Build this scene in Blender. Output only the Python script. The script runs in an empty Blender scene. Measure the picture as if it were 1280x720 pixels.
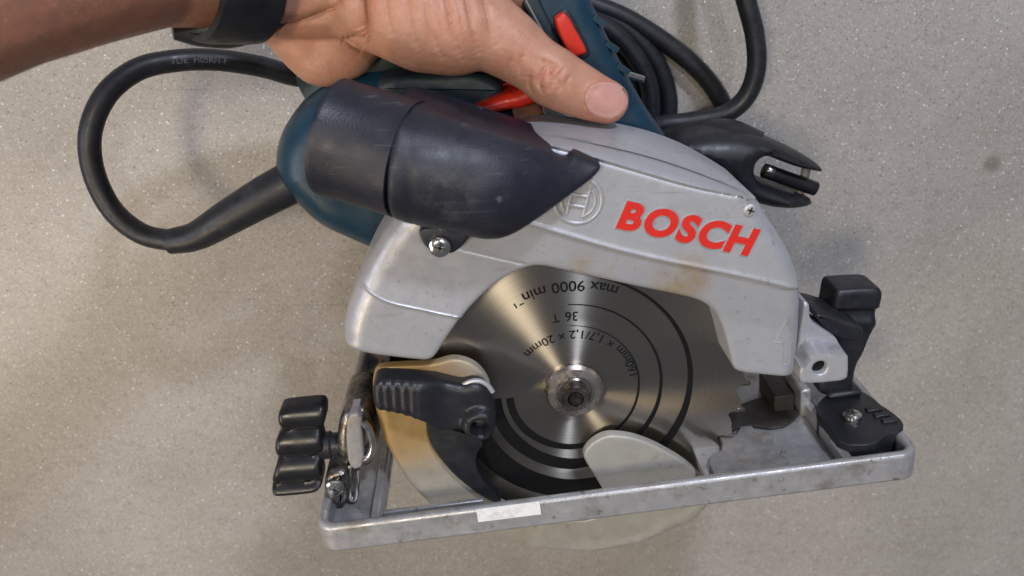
import bpy, bmesh, math, random
import numpy as np
from mathutils import Vector, Matrix
from mathutils.geometry import delaunay_2d_cdt
from mathutils.bvhtree import BVHTree

random.seed(7); np.random.seed(7)
S = bpy.context.scene
COL = S.collection
R = math.radians

# ------------------------------------------------------------------ camera
F, CH = 1050.0, 0.475                       # focal length in 1280-px units, camera height over the floor (m)
NADIR = (581.0, -95.0)                      # where plumb lines meet in the photograph


def cam_basis():
    d = np.array([(NADIR[0] - 640) / F, (360 - NADIR[1]) / F, -1.0]); d /= np.linalg.norm(d)
    z = -d
    x = np.array([1.0, 0, 0]) - z * z[0]; x /= np.linalg.norm(x)
    y = np.cross(z, x)
    return np.stack([x, y, z], 1)


RC = cam_basis()
CAM = np.array([0, 0, CH])
cd = bpy.data.cameras.new('camera'); cam = bpy.data.objects.new('camera', cd); COL.objects.link(cam)
cd.sensor_width = 36; cd.lens = F / 1280 * 36; cd.clip_start = 0.01; cd.clip_end = 50
M = Matrix(RC.T.tolist()).to_4x4(); M.translation = Vector(CAM); cam.matrix_world = M
cd.dof.use_dof = True; cd.dof.focus_distance = 0.36; cd.dof.aperture_fstop = 11
S.camera = cam

# ------------------------------------------------------------------ light (indoor: ceiling lamps + dim room)
W = bpy.data.worlds.new('World'); S.world = W; W.use_nodes = True
bg = W.node_tree.nodes['Background']; bg.inputs[0].default_value = (0.80, 0.82, 0.9, 1); bg.inputs[1].default_value = 0.16
S.view_settings.view_transform = 'Standard'; S.view_settings.look = 'None'
S.view_settings.exposure = 0.0; S.view_settings.gamma = 1


def lamp(name, direction, dist, sx, sy, power, col, spin=0, aim=(0.03, -0.16, 0.1)):
    l = bpy.data.lights.new(name, 'AREA'); l.shape = 'RECTANGLE'; l.size = sx; l.size_y = sy
    l.energy = power; l.color = col
    o = bpy.data.objects.new(name, l); COL.objects.link(o)
    d = Vector(direction).normalized(); o.location = Vector(aim) + d * dist
    o.rotation_euler = (d.to_track_quat('Z', 'Y').to_matrix() @ Matrix.Rotation(spin, 3, 'Z')).to_euler()
    o['kind'] = 'structure'
    return o


lamp('warm_ceiling_lamp', (-0.32, 0.17, 0.93), 1.7, 0.26, 0.20, 10, (1.0, 0.86, 0.64))
lamp('cool_ceiling_lamp', (0.22, 0.76, 0.60), 1.8, 0.18, 0.14, 19, (0.80, 0.86, 1.0))
lamp('pale_ceiling_lamp', (0.15, 0.33, 0.93), 1.7, 0.09, 0.10, 4, (0.80, 0.86, 1.0))
lamp('side_window', (-0.86, -0.02, 0.52), 1.6, 0.8, 0.5, 6, (0.94, 0.92, 1.0))
lamp('warm_side_lamp', (-0.68, -0.34, 0.65), 1.1, 0.2, 0.2, 2.6, (1.0, 0.78, 0.46))


# ------------------------------------------------------------------ helpers
def P(px, py, z):
    """the point at height z that the photograph shows at pixel (px, py)"""
    w = RC.T @ np.array([(px - 640) / F, (360 - py) / F, -1.0])
    return CAM + w * ((z - CH) / w[2])


def proj(p):
    c = (np.asarray(p) - CAM) @ RC.T
    return np.stack([640 + F * c[..., 0] / -c[..., 2], 360 - F * c[..., 1] / -c[..., 2]], -1)


def ppm(px, py, z):
    c = RC @ (P(px, py, z) - CAM)
    return F / -c[2]                         # pixels per metre there


def px2(pts, z):
    return np.array([P(a, b, z)[:2] for a, b in pts])


def chaikin(p, it=2, closed=True):
    p = np.asarray(p, float)
    for _ in range(it):
        if closed:
            q = np.roll(p, -1, 0)
            p = np.stack([.75 * p + .25 * q, .25 * p + .75 * q], 1).reshape(-1, p.shape[1])
        else:
            a, b = p[:-1], p[1:]
            m = np.stack([.75 * a + .25 * b, .25 * a + .75 * b], 1).reshape(-1, p.shape[1])
            p = np.vstack([p[:1], m[1:-1], p[-1:]])
    return p


def catmull(p, n=10, closed=False):
    p = np.asarray(p, float)
    if closed: q = np.vstack([p[-1:], p, p[:2]])
    else: q = np.vstack([2 * p[0] - p[1], p, 2 * p[-1] - p[-2]])
    out = []
    for i in range(1, len(q) - 2):
        for t in np.linspace(0, 1, n, endpoint=False):
            a, b, c, d = q[i - 1:i + 3]
            out.append(.5 * (2 * b + (c - a) * t + (2 * a - 5 * b + 4 * c - d) * t * t + (3 * b - a - 3 * c + d) * t ** 3))
    if not closed: out.append(p[-1])
    return np.array(out)


def resample(p, step, closed=True):
    p = np.asarray(p, float)
    if closed: p = np.vstack([p, p[:1]])
    s = np.r_[0, np.cumsum(np.linalg.norm(np.diff(p, axis=0), axis=1))]
    n = max(3, int(s[-1] / step))
    t = np.linspace(0, s[-1], n + 1)
    r = np.stack([np.interp(t, s, p[:, k]) for k in range(p.shape[1])], 1)
    return r[:-1] if closed else r


def dist_poly(pts, poly, closed=False):
    a = np.asarray(poly, float); b = np.roll(a, -1, 0) if closed else a[1:]
    a = a if closed else a[:-1]
    best = np.full(len(pts), 1e9)
    for i in range(len(a)):
        d = b[i] - a[i]; L = (d * d).sum() + 1e-18
        t = np.clip(((pts - a[i]) @ d) / L, 0, 1)
        best = np.minimum(best, np.hypot(*(pts - a[i] - t[:, None] * d).T))
    return best


def inside(pts, poly):
    x, y = pts[:, 0], pts[:, 1]; r = np.zeros(len(pts), bool)
    a = np.asarray(poly); b = np.roll(a, -1, 0)
    for (x0, y0), (x1, y1) in zip(a, b):
        c = ((y0 > y) != (y1 > y))
        r ^= c & (x < (x1 - x0) * (y - y0) / (y1 - y0 + 1e-30) + x0)
    return r


def area(p):
    x, y = p[:, 0], p[:, 1]
    return .5 * (x * np.roll(y, -1) - np.roll(x, -1) * y).sum()


def fillet(d, w, drop=None):
    drop = w if drop is None else drop
    t = np.clip(d / w, 0, 1)
    return drop * (1 - np.sqrt(np.clip(1 - (1 - t) ** 2, 0, 1)))


def sstep(x, a, b):
    t = np.clip((x - a) / (b - a), 0, 1)
    return t * t * (3 - 2 * t)


class MB:
    def __init__(s): s.v, s.f = [], []

    def add(s, v, f):
        o = len(s.v); s.v += [tuple(map(float, q)) for q in v]; s.f += [tuple(i + o for i in g) for g in f]; return s

    def box(s, c, ax, ay, az):
        c, ax, ay, az = (np.asarray(q, float) for q in (c, ax, ay, az))
        v = [c + i * ax + j * ay + k * az for k in (-1, 1) for j in (-1, 1) for i in (-1, 1)]
        f = [(0, 2, 3, 1), (4, 5, 7, 6), (0, 1, 5, 4), (2, 6, 7, 3), (0, 4, 6, 2), (1, 3, 7, 5)]
        if np.dot(np.cross(ax, ay), az) < 0: f = [g[::-1] for g in f]
        return s.add(v, f)

    def tube(s, path, rad, n=14, flat=1.0, up=None):
        p = np.asarray(path, float); m = len(p)
        rad = np.interp(np.linspace(0, 1, m), np.linspace(0, 1, len(rad)), rad) if np.ndim(rad) else np.full(m, rad)
        t = np.gradient(p, axis=0); t /= np.linalg.norm(t, axis=1)[:, None] + 1e-12
        u = np.cross(t[0], [0, 0, 1.0] if up is None else up)
        if np.linalg.norm(u) < 1e-3: u = np.cross(t[0], [1.0, 0, 0])
        v = []
        for i in range(m):
            u = u - t[i] * np.dot(u, t[i]); u /= np.linalg.norm(u); w = np.cross(t[i], u)
            for k in range(n):
                a = 2 * math.pi * k / n
                v.append(p[i] + rad[i] * (math.cos(a) * u + flat * math.sin(a) * w))
        f = [(i * n + k, i * n + (k + 1) % n, (i + 1) * n + (k + 1) % n, (i + 1) * n + k) for i in range(m - 1) for k in range(n)]
        f += [tuple(range(n))[::-1], tuple((m - 1) * n + k for k in range(n))]
        return s.add(v, f)

    def lathe(s, prof, n, c, axis=(0, 0, 1), closed=True):
        """prof: (radius, height) pairs along the axis"""
        z = np.asarray(axis, float); z /= np.linalg.norm(z)
        x = np.cross(z, [0, 1.0, 0.1]); x /= np.linalg.norm(x); y = np.cross(z, x); c = np.asarray(c, float)
        v = [c + z * h + r * (math.cos(2 * math.pi * k / n) * x + math.sin(2 * math.pi * k / n) * y) for r, h in prof for k in range(n)]
        m = len(prof)
        f = [(i * n + k, i * n + (k + 1) % n, (i + 1) * n + (k + 1) % n, (i + 1) * n + k) for i in range(m - 1) for k in range(n)]
        if closed: f += [tuple(range(n))[::-1], tuple((m - 1) * n + k for k in range(n))]
        return s.add(v, f)


def rawmesh(name, v, f):
    me = bpy.data.meshes.new(name); me.from_pydata([tuple(map(float, q)) for q in v], [], [tuple(int(i) for i in g) for g in f]); me.update()
    return me


def thing(name, loc, label, cat, group=None):
    o = bpy.data.objects.new(name, None); COL.objects.link(o); o.location = loc; o.empty_display_size = .02
    o['label'] = label; o['category'] = cat
    if group: o['group'] = group
    return o


def base_of(o):
    v = Vector((0, 0, 0))
    while o is not None: v = v + o.location; o = o.parent
    return v


def obj(name, geo, mat, parent=None, bevel=0, seg=2, angle=40, label=None, mesh=None, flip=False):
    me = mesh if mesh is not None else rawmesh(name, geo.v, geo.f)
    if parent is not None: me.transform(Matrix.Translation(-base_of(parent)))
    if mesh is None or flip:
        bm = bmesh.new(); bm.from_mesh(me); bmesh.ops.recalc_face_normals(bm, faces=bm.faces); bm.to_mesh(me); bm.free()
    o = bpy.data.objects.new(name, me); COL.objects.link(o)
    me.materials.append(mat)
    me.shade_smooth(); me.set_sharp_from_angle(angle=R(angle))
    if parent is not None: o.parent = parent
    if bevel:
        b = o.modifiers.new('bevel', 'BEVEL'); b.width = bevel; b.segments = seg; b.limit_method = 'ANGLE'; b.angle_limit = R(35); b.harden_normals = False
    if label: o['label'] = label
    return o


def relief(outline, zf, zbot, step, rings=(0.0004, 0.001, 0.002, 0.0035), holes=(), taper=0.0, cap=True, extra=None, exclude=None, lines=()):
    """solid with a relief front: outline (N,2), zf(points)->heights, straight walls down to zbot"""
    out = np.asarray(outline, float)
    if area(out) < 0: out = out[::-1]
    lo, hi = out.min(0), out.max(0)
    gx = np.arange(lo[0], hi[0], step); gy = np.arange(lo[1], hi[1], step * .866)
    g = np.array([(x + (step / 2 if j % 2 else 0), y) for j, y in enumerate(gy) for x in gx])
    g = g + np.random.uniform(-.05, .05, g.shape) * step
    loops = [out] + [h if area(np.asarray(h)) < 0 else np.asarray(h)[::-1] for h in holes]
    d = np.minimum.reduce([dist_poly(g, l, True) for l in loops])
    ok = inside(g, out) & (d > max(rings[-1] + step * .5, step * .6) if rings else d > step * .6)
    for h in loops[1:]: ok &= ~inside(g, h)
    lp = []
    for ln in lines:
        ln = resample(ln, .0011, False); ok &= dist_poly(g, ln) > .0021
        t = np.gradient(ln, axis=0); t /= np.linalg.norm(t, axis=1)[:, None]; nn = np.stack([-t[:, 1], t[:, 0]], 1)
        for o_ in (-.0018, -.0011, -.0006, -.0002, .0002, .0006, .0011, .0018):
            q = ln + nn * o_; q = q[inside(q, out) & (dist_poly(q, out, True) > .0012)]
            if exclude is not None: q = q[~inside(q, exclude)]
            lp.append(q)
    if lp:
        lp = np.vstack(lp)
    if exclude is not None: ok &= ~inside(g, exclude)
    pts = [g[ok]]
    for r in rings:
        for l in loops:
            t = np.roll(l, -1, 0) - np.roll(l, 1, 0); nrm = np.stack([-t[:, 1], t[:, 0]], 1); nrm /= np.linalg.norm(nrm, axis=1)[:, None] + 1e-12
            q = l + nrm * r
            dd = np.minimum.reduce([dist_poly(q, k, True) for k in loops])
            keep = (dd > r * .93) & inside(q, out)
            if exclude is not None: keep &= ~inside(q, exclude)
            pts.append(q[keep])
    if extra is not None: pts.append(np.asarray(extra, float))
    if len(lp): pts.append(lp)
    inner = np.vstack(pts)
    allp = np.vstack(loops + [inner])
    edges, k = [], 0
    for l in loops:
        n = len(l); edges += [(k + i, k + (i + 1) % n) for i in range(n)]; k += n
    nb = k
    v2, e2, f2, ov, _, _ = delaunay_2d_cdt([Vector(q) for q in allp], edges, [], 0, 1e-7, True)
    v2 = np.array([tuple(q) for q in v2])
    tri = np.array([t for t in f2])
    cen = v2[tri].mean(1)
    keep = inside(cen, out)
    for h in loops[1:]: keep &= ~inside(cen, h)
    tri = tri[keep]
    idx = {}
    for i, lst in enumerate(ov):
        for j in lst: idx.setdefault(j, i)
    z = zf(v2)
    V = [(*q, zz) for q, zz in zip(v2, z)]
    Fc = [tuple(t) for t in tri]
    k = 0
    for l in loops:
        n = len(l); off = len(V); c = l.mean(0)
        V += [(*(q + (c - q) * taper), zbot) for q in l]
        for i in range(n):
            a, b = idx[k + i], idx[k + (i + 1) % n]
            Fc.append((b, a, off + i, off + (i + 1) % n))
        k += n
    if cap and len(loops) == 1: Fc.append(tuple(range(len(V) - len(out), len(V)))[::-1])
    m = MB(); m.v = V; m.f = Fc
    return m


def slab(outline, ztop, zbot, r=0.001, n=3):
    """flat plate with a rounded front edge (cheap version of relief)"""
    out = np.asarray(outline, float)
    if area(out) < 0: out = out[::-1]
    t = np.roll(out, -1, 0) - np.roll(out, 1, 0); nrm = np.stack([-t[:, 1], t[:, 0]], 1); nrm /= np.linalg.norm(nrm, axis=1)[:, None] + 1e-12
    V, Fc = [], []; N = len(out)
    lay = [(0, zbot)] + [(r * (1 - math.cos(a)), ztop - r * (1 - math.sin(a))) for a in np.linspace(0, math.pi / 2, n + 1)]
    for d, z in lay: V += [(*q, z) for q in out + nrm * d]
    for i in range(len(lay) - 1):
        for k in range(N): Fc.append((i * N + k, i * N + (k + 1) % N, (i + 1) * N + (k + 1) % N, (i + 1) * N + k))
    Fc.append(tuple(range(N))[::-1]); Fc.append(tuple((len(lay) - 1) * N + k for k in range(N)))
    m = MB(); m.v = V; m.f = Fc
    return m


def text_mesh(txt, size, depth=0.0, offset=0.0, bevel=0.0, align='CENTER'):
    cu = bpy.data.curves.new('lettering', 'FONT'); cu.body = txt; cu.size = size; cu.extrude = depth; cu.offset = offset
    cu.bevel_depth = bevel; cu.align_x = align; cu.resolution_u = 6
    o = bpy.data.objects.new('lettering', cu); COL.objects.link(o)
    me = bpy.data.meshes.new_from_object(o.evaluated_get(bpy.context.evaluated_depsgraph_get()))
    bpy.data.objects.remove(o); bpy.data.curves.remove(cu)
    return me


# ------------------------------------------------------------------ materials
def mat(name, col, rough=.5, metal=0, var=.12, vscale=60, bump=0.0, bscale=900, rvar=.12, spec=.5, sss=0, coat=0, dirt_and_shade=None, scratch=None):
    m = bpy.data.materials.new(name); m.use_nodes = True; nt = m.node_tree; N, L = nt.nodes, nt.links
    b = N['Principled BSDF']
    b.inputs['Metallic'].default_value = metal; b.inputs['Specular IOR Level'].default_value = spec
    tc = N.new('ShaderNodeTexCoord')
    n1 = N.new('ShaderNodeTexNoise'); n1.inputs['Scale'].default_value = vscale; n1.inputs['Detail'].default_value = 6; n1.inputs['Roughness'].default_value = .65
    L.new(tc.outputs['Object'], n1.inputs['Vector'])
    mr = N.new('ShaderNodeMapRange'); mr.inputs[1].default_value = .3; mr.inputs[2].default_value = .7
    mr.inputs[3].default_value = 1 - var; mr.inputs[4].default_value = 1 + var; L.new(n1.outputs['Fac'], mr.inputs[0])
    mx = N.new('ShaderNodeVectorMath'); mx.operation = 'SCALE'; mx.inputs[0].default_value = col; L.new(mr.outputs[0], mx.inputs['Scale'])
    last = mx.outputs[0]

    def blend(fac, c):
        nonlocal last
        q = N.new('ShaderNodeMix'); q.data_type = 'RGBA'; L.new(fac, q.inputs[0]); L.new(last, q.inputs[6]); q.inputs[7].default_value = (*c, 1); last = q.outputs[2]

    for (c, scale, lo, hi, centre, rad, amt) in (dirt_and_shade or ()):
        n2 = N.new('ShaderNodeTexNoise'); n2.inputs['Scale'].default_value = scale; n2.inputs['Detail'].default_value = 7; n2.inputs['Roughness'].default_value = .7
        L.new(tc.outputs['Object'], n2.inputs['Vector'])
        r2 = N.new('ShaderNodeMapRange'); r2.inputs[1].default_value = lo; r2.inputs[2].default_value = hi; r2.inputs[4].default_value = amt; L.new(n2.outputs['Fac'], r2.inputs[0])
        fac = r2.outputs[0]
        if centre is not None:
            ds = N.new('ShaderNodeVectorMath'); ds.operation = 'DISTANCE'; L.new(tc.outputs['Object'], ds.inputs[0]); ds.inputs[1].default_value = centre
            r3 = N.new('ShaderNodeMapRange'); r3.interpolation_type = 'SMOOTHSTEP'; r3.inputs[1].default_value = rad * .35; r3.inputs[2].default_value = rad; r3.inputs[3].default_value = 1; r3.inputs[4].default_value = 0
            L.new(ds.outputs['Value'], r3.inputs[0])
            mu = N.new('ShaderNodeMath'); mu.operation = 'MULTIPLY'; L.new(fac, mu.inputs[0]); L.new(r3.outputs[0], mu.inputs[1]); fac = mu.outputs[0]
        blend(fac, c)
    if scratch is not None:
        c, ang, amt = scratch
        mp = N.new('ShaderNodeMapping'); mp.inputs['Rotation'].default_value = (0, 0, ang); mp.inputs['Scale'].default_value = (30, 1100, 200); L.new(tc.outputs['Object'], mp.inputs[0])
        ns = N.new('ShaderNodeTexNoise'); ns.inputs['Scale'].default_value = 1; ns.inputs['Detail'].default_value = 2; L.new(mp.outputs[0], ns.inputs['Vector'])
        r5 = N.new('ShaderNodeMapRange'); r5.inputs[1].default_value = .62; r5.inputs[2].default_value = .70; r5.inputs[4].default_value = 1; L.new(ns.outputs['Fac'], r5.inputs[0])
        r6 = N.new('ShaderNodeMapRange'); r6.inputs[1].default_value = .48; r6.inputs[2].default_value = .62; r6.inputs[4].default_value = amt; L.new(n1.outputs['Fac'], r6.inputs[0])
        mu = N.new('ShaderNodeMath'); mu.operation = 'MULTIPLY'; L.new(r5.outputs[0], mu.inputs[0]); L.new(r6.outputs[0], mu.inputs[1])
        blend(mu.outputs[0], c)
    L.new(last, b.inputs['Base Color'])
    rr = N.new('ShaderNodeMapRange'); rr.inputs[1].default_value = .3; rr.inputs[2].default_value = .7
    rr.inputs[3].default_value = max(.02, rough - rvar); rr.inputs[4].default_value = min(1, rough + rvar)
    n4 = N.new('ShaderNodeTexNoise'); n4.inputs['Scale'].default_value = vscale * 2.3; n4.inputs['Detail'].default_value = 8; L.new(tc.outputs['Object'], n4.inputs['Vector'])
    L.new(n4.outputs['Fac'], rr.inputs[0]); L.new(rr.outputs[0], b.inputs['Roughness'])
    if bump:
        n3 = N.new('ShaderNodeTexNoise'); n3.inputs['Scale'].default_value = bscale; n3.inputs['Detail'].default_value = 4; L.new(tc.outputs['Object'], n3.inputs['Vector'])
        bp = N.new('ShaderNodeBump'); bp.inputs['Strength'].default_value = 1; bp.inputs['Distance'].default_value = bump; L.new(n3.outputs['Fac'], bp.inputs['Height']); L.new(bp.outputs[0], b.inputs['Normal'])
    if sss:
        b.inputs['Subsurface Weight'].default_value = sss; b.inputs['Subsurface Radius'].default_value = (1, .35, .18); b.inputs['Subsurface Scale'].default_value = .004
    if coat: b.inputs['Coat Weight'].default_value = coat; b.inputs['Coat Roughness'].default_value = .25
    return m


SAW0 = Vector((*P(640, 480, 0)[:2], 0))              # base of the saw (its parts are stored relative to it)


def rel(px, py, z): return tuple(P(px, py, z) - np.array(SAW0))


DUST = (.33, .24, .12)
m_alu = mat('silver_paint', (.43, .44, .475), .37, .35, .05, 90, .00007, 1700, .07, scratch=((.30, .29, .28), .5, .6),
            dirt_and_shade=[((.36, .25, .10), 70, .30, .6, rel(852, 352, .175), .016, .75), ((.30, .27, .22), 45, .55, .75, None, 0, .4), ((.36, .26, .12), 60, .40, .6, rel(735, 345, .175), .014, .5),
                  ((.22, .20, .17), 210, .60, .68, None, 0, .55)])
m_lower = mat('dusty_guard_metal', (.45, .44, .40), .50, .35, .07, 60, .00005, 1500, .1,
              dirt_and_shade=[((.36, .215, .055), 40, .05, .36, rel(490, 500, .16), .052, .88), ((.13, .085, .04), 75, .55, .72, rel(500, 480, .16), .045, .7), (DUST, 35, .5, .7, None, 0, .45), ((.20, .17, .12), 200, .6, .7, None, 0, .5)])
m_cast = mat('cast_shoe_metal', (.42, .42, .435), .40, .5, .14, 80, .0001, 1300, .12, scratch=((.62, .62, .63), -.13, .8),
             dirt_and_shade=[((.20, .16, .11), 60, .52, .72, None, 0, .7), ((.10, .08, .06), 170, .60, .68, None, 0, .7)])
m_castd = mat('mottled_plate_metal', (.30, .29, .29), .55, .35, .25, 120, .0001, 1500, .1, dirt_and_shade=[((.24, .18, .10), 90, .5, .7, None, 0, .6), ((.45, .44, .43), 400, .58, .66, None, 0, .6)])
m_steel = mat('bright_steel', (.62, .61, .60), .22, 1, .12, 150, .00005, 700, .1)
m_darkst = mat('oily_steel', (.23, .22, .21), .30, .9, .3, 150, .00008, 500, .15, dirt_and_shade=[((.06, .05, .04), 90, .45, .6, None, 0, .8)])
m_flange = mat('flange_steel', (.55, .49, .46), .30, 1, .08, 200, 0, 1, .08)
m_black = mat('black_plastic', (.013, .014, .019), .42, 0, .25, 80, .00006, 2200, .1)
m_gloss = mat('glossy_black_plastic', (.009, .009, .012), .34, 0, .2, 80, .00003, 1500, .06)
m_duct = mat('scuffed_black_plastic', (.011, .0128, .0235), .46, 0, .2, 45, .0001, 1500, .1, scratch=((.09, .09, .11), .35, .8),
             dirt_and_shade=[((.75, .75, .78), 190, .57, .60, rel(623, 240, .197), .006, .95), ((.11, .105, .10), 150, .48, .66, rel(562, 240, .197), .014, .5), ((.032, .032, .048), 30, .5, .7, None, 0, .6)])
m_rubber = mat('black_rubber', (.013, .014, .018), .45, 0, .25, 120, .00005, 1600, .1, dirt_and_shade=[((.05, .05, .052), 60, .55, .75, None, 0, .4)])
m_blue = mat('blue_plastic', (.006, .033, .060), .36, 0, .15, 60, .00007, 2600, .08)
m_teal = mat('soft_grip_plastic', (.010, .024, .032), .5, 0, .2, 60, .00008, 2000, .08)
m_red = mat('red_plastic', (.62, .030, .014), .32, 0, .06, 60, 0, 1, .06)
m_redp = mat('red_lettering_paint', (.60, .022, .014), .42, 0, .06, 200, 0, 1, .06)
m_ink = mat('black_print_and_shade', (.006, .006, .007), .45, 0, .1, 300, 0, 1, .05, spec=.3)
m_pale = mat('pale_cord_print', (.10, .10, .105), .6)
m_white = mat('white_sticker', (.78, .79, .82), .4, 0, .05, 300, .00003, 900, .1, dirt_and_shade=[((.45, .44, .42), 260, .5, .65, None, 0, .5)])
m_inside_and_shade = mat('dark_inside_and_shade', (.030, .026, .023), .55, 0, .3, 60, .0001, 900, .1)
m_nail = mat('nail', (.60, .32, .27), .26, 0, .10, 160, .00004, 500, .06, sss=.3, coat=.4)


PB = Vector((*P(300, -60, .1)[:2], .10))


def prel(px, py, z): return tuple(P(px, py, z) - np.array(PB))


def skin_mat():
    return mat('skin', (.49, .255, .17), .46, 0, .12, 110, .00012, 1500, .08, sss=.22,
               dirt_and_shade=[((.20, .088, .058), 30, .0, .3, prel(-60, -10, .25), .155, .76), ((.56, .18, .12), 90, .30, .65, prel(765, 130, .15), .020, .7), ((.56, .20, .135), 70, .35, .65, prel(695, 98, .16), .014, .3), ((.50, .19, .12), 60, .45, .65, None, 0, .45),  # first patch paints the forearm's shade into the skin; rest is skin redness
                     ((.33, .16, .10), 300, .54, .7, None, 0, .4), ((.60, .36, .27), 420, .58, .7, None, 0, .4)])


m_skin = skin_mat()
_nt = m_skin.node_tree
_v = _nt.nodes.new('ShaderNodeTexVoronoi'); _v.feature = 'DISTANCE_TO_EDGE'; _v.inputs['Scale'].default_value = 650; _tc = _nt.nodes.new('ShaderNodeTexCoord'); _mp = _nt.nodes.new('ShaderNodeMapping'); _mp.inputs['Scale'].default_value = (1.7, .8, 1); _nt.links.new(_tc.outputs['Object'], _mp.inputs[0]); _nt.links.new(_mp.outputs[0], _v.inputs['Vector'])
_b = _nt.nodes.new('ShaderNodeBump'); _b.inputs['Distance'].default_value = .00025; _b.inputs['Strength'].default_value = .45; _nt.links.new(_v.outputs['Distance'], _b.inputs['Height'])
_p = _nt.nodes['Principled BSDF']; _old = _p.inputs['Normal'].links[0].from_socket; _nt.links.new(_old, _b.inputs['Normal']); _nt.links.new(_b.outputs[0], _p.inputs['Normal'])


def blade_mat():
    m = bpy.data.materials.new('brushed_blade_steel'); m.use_nodes = True; N, L = m.node_tree.nodes, m.node_tree.links
    b = N['Principled BSDF']; b.inputs['Metallic'].default_value = 1
    tc = N.new('ShaderNodeTexCoord')
    sp = N.new('ShaderNodeVectorMath'); sp.operation = 'LENGTH'
    ml = N.new('ShaderNodeVectorMath'); ml.operation = 'MULTIPLY'; ml.inputs[1].default_value = (1, 1, 0)
    sub = N.new('ShaderNodeVectorMath'); sub.operation = 'SUBTRACT'; L.new(tc.outputs['Object'], sub.inputs[0]); sub.inputs[1].default_value = tuple(BC - np.array(SAW0))
    L.new(sub.outputs[0], ml.inputs[0]); L.new(ml.outputs[0], sp.inputs[0])
    # fine concentric scratches
    cx = N.new('ShaderNodeCombineXYZ'); L.new(sp.outputs['Value'], cx.inputs[0])
    n = N.new('ShaderNodeTexNoise'); n.inputs['Scale'].default_value = 2600; n.inputs['Detail'].default_value = 3; L.new(cx.outputs[0], n.inputs['Vector'])
    n2 = N.new('ShaderNodeTexNoise'); n2.inputs['Scale'].default_value = 60; n2.inputs['Detail'].default_value = 5; L.new(tc.outputs['Object'], n2.inputs['Vector'])
    cr = N.new('ShaderNodeValToRGB'); cr.color_ramp.elements[0].position = .3; cr.color_ramp.elements[0].color = (.30, .275, .245, 1); cr.color_ramp.elements[1].position = .7; cr.color_ramp.elements[1].color = (.50, .465, .42, 1)
    L.new(n.outputs['Fac'], cr.inputs[0]); L.new(cr.outputs[0], b.inputs['Base Color'])
    mr = N.new('ShaderNodeMapRange'); mr.inputs[3].default_value = .29; mr.inputs[4].default_value = .34; L.new(n2.outputs['Fac'], mr.inputs[0]); L.new(mr.outputs[0], b.inputs['Roughness'])
    b.inputs['Anisotropic'].default_value = 1.0; b.inputs['Anisotropic Rotation'].default_value = ANISO
    tg = N.new('ShaderNodeTangent'); tg.direction_type = 'RADIAL'; tg.axis = 'Z'; L.new(tg.outputs[0], b.inputs['Tangent'])
    bp = N.new('ShaderNodeBump'); bp.inputs['Distance'].default_value = .000006; L.new(n.outputs['Fac'], bp.inputs['Height']); L.new(bp.outputs[0], b.inputs['Normal'])
    return m


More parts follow.
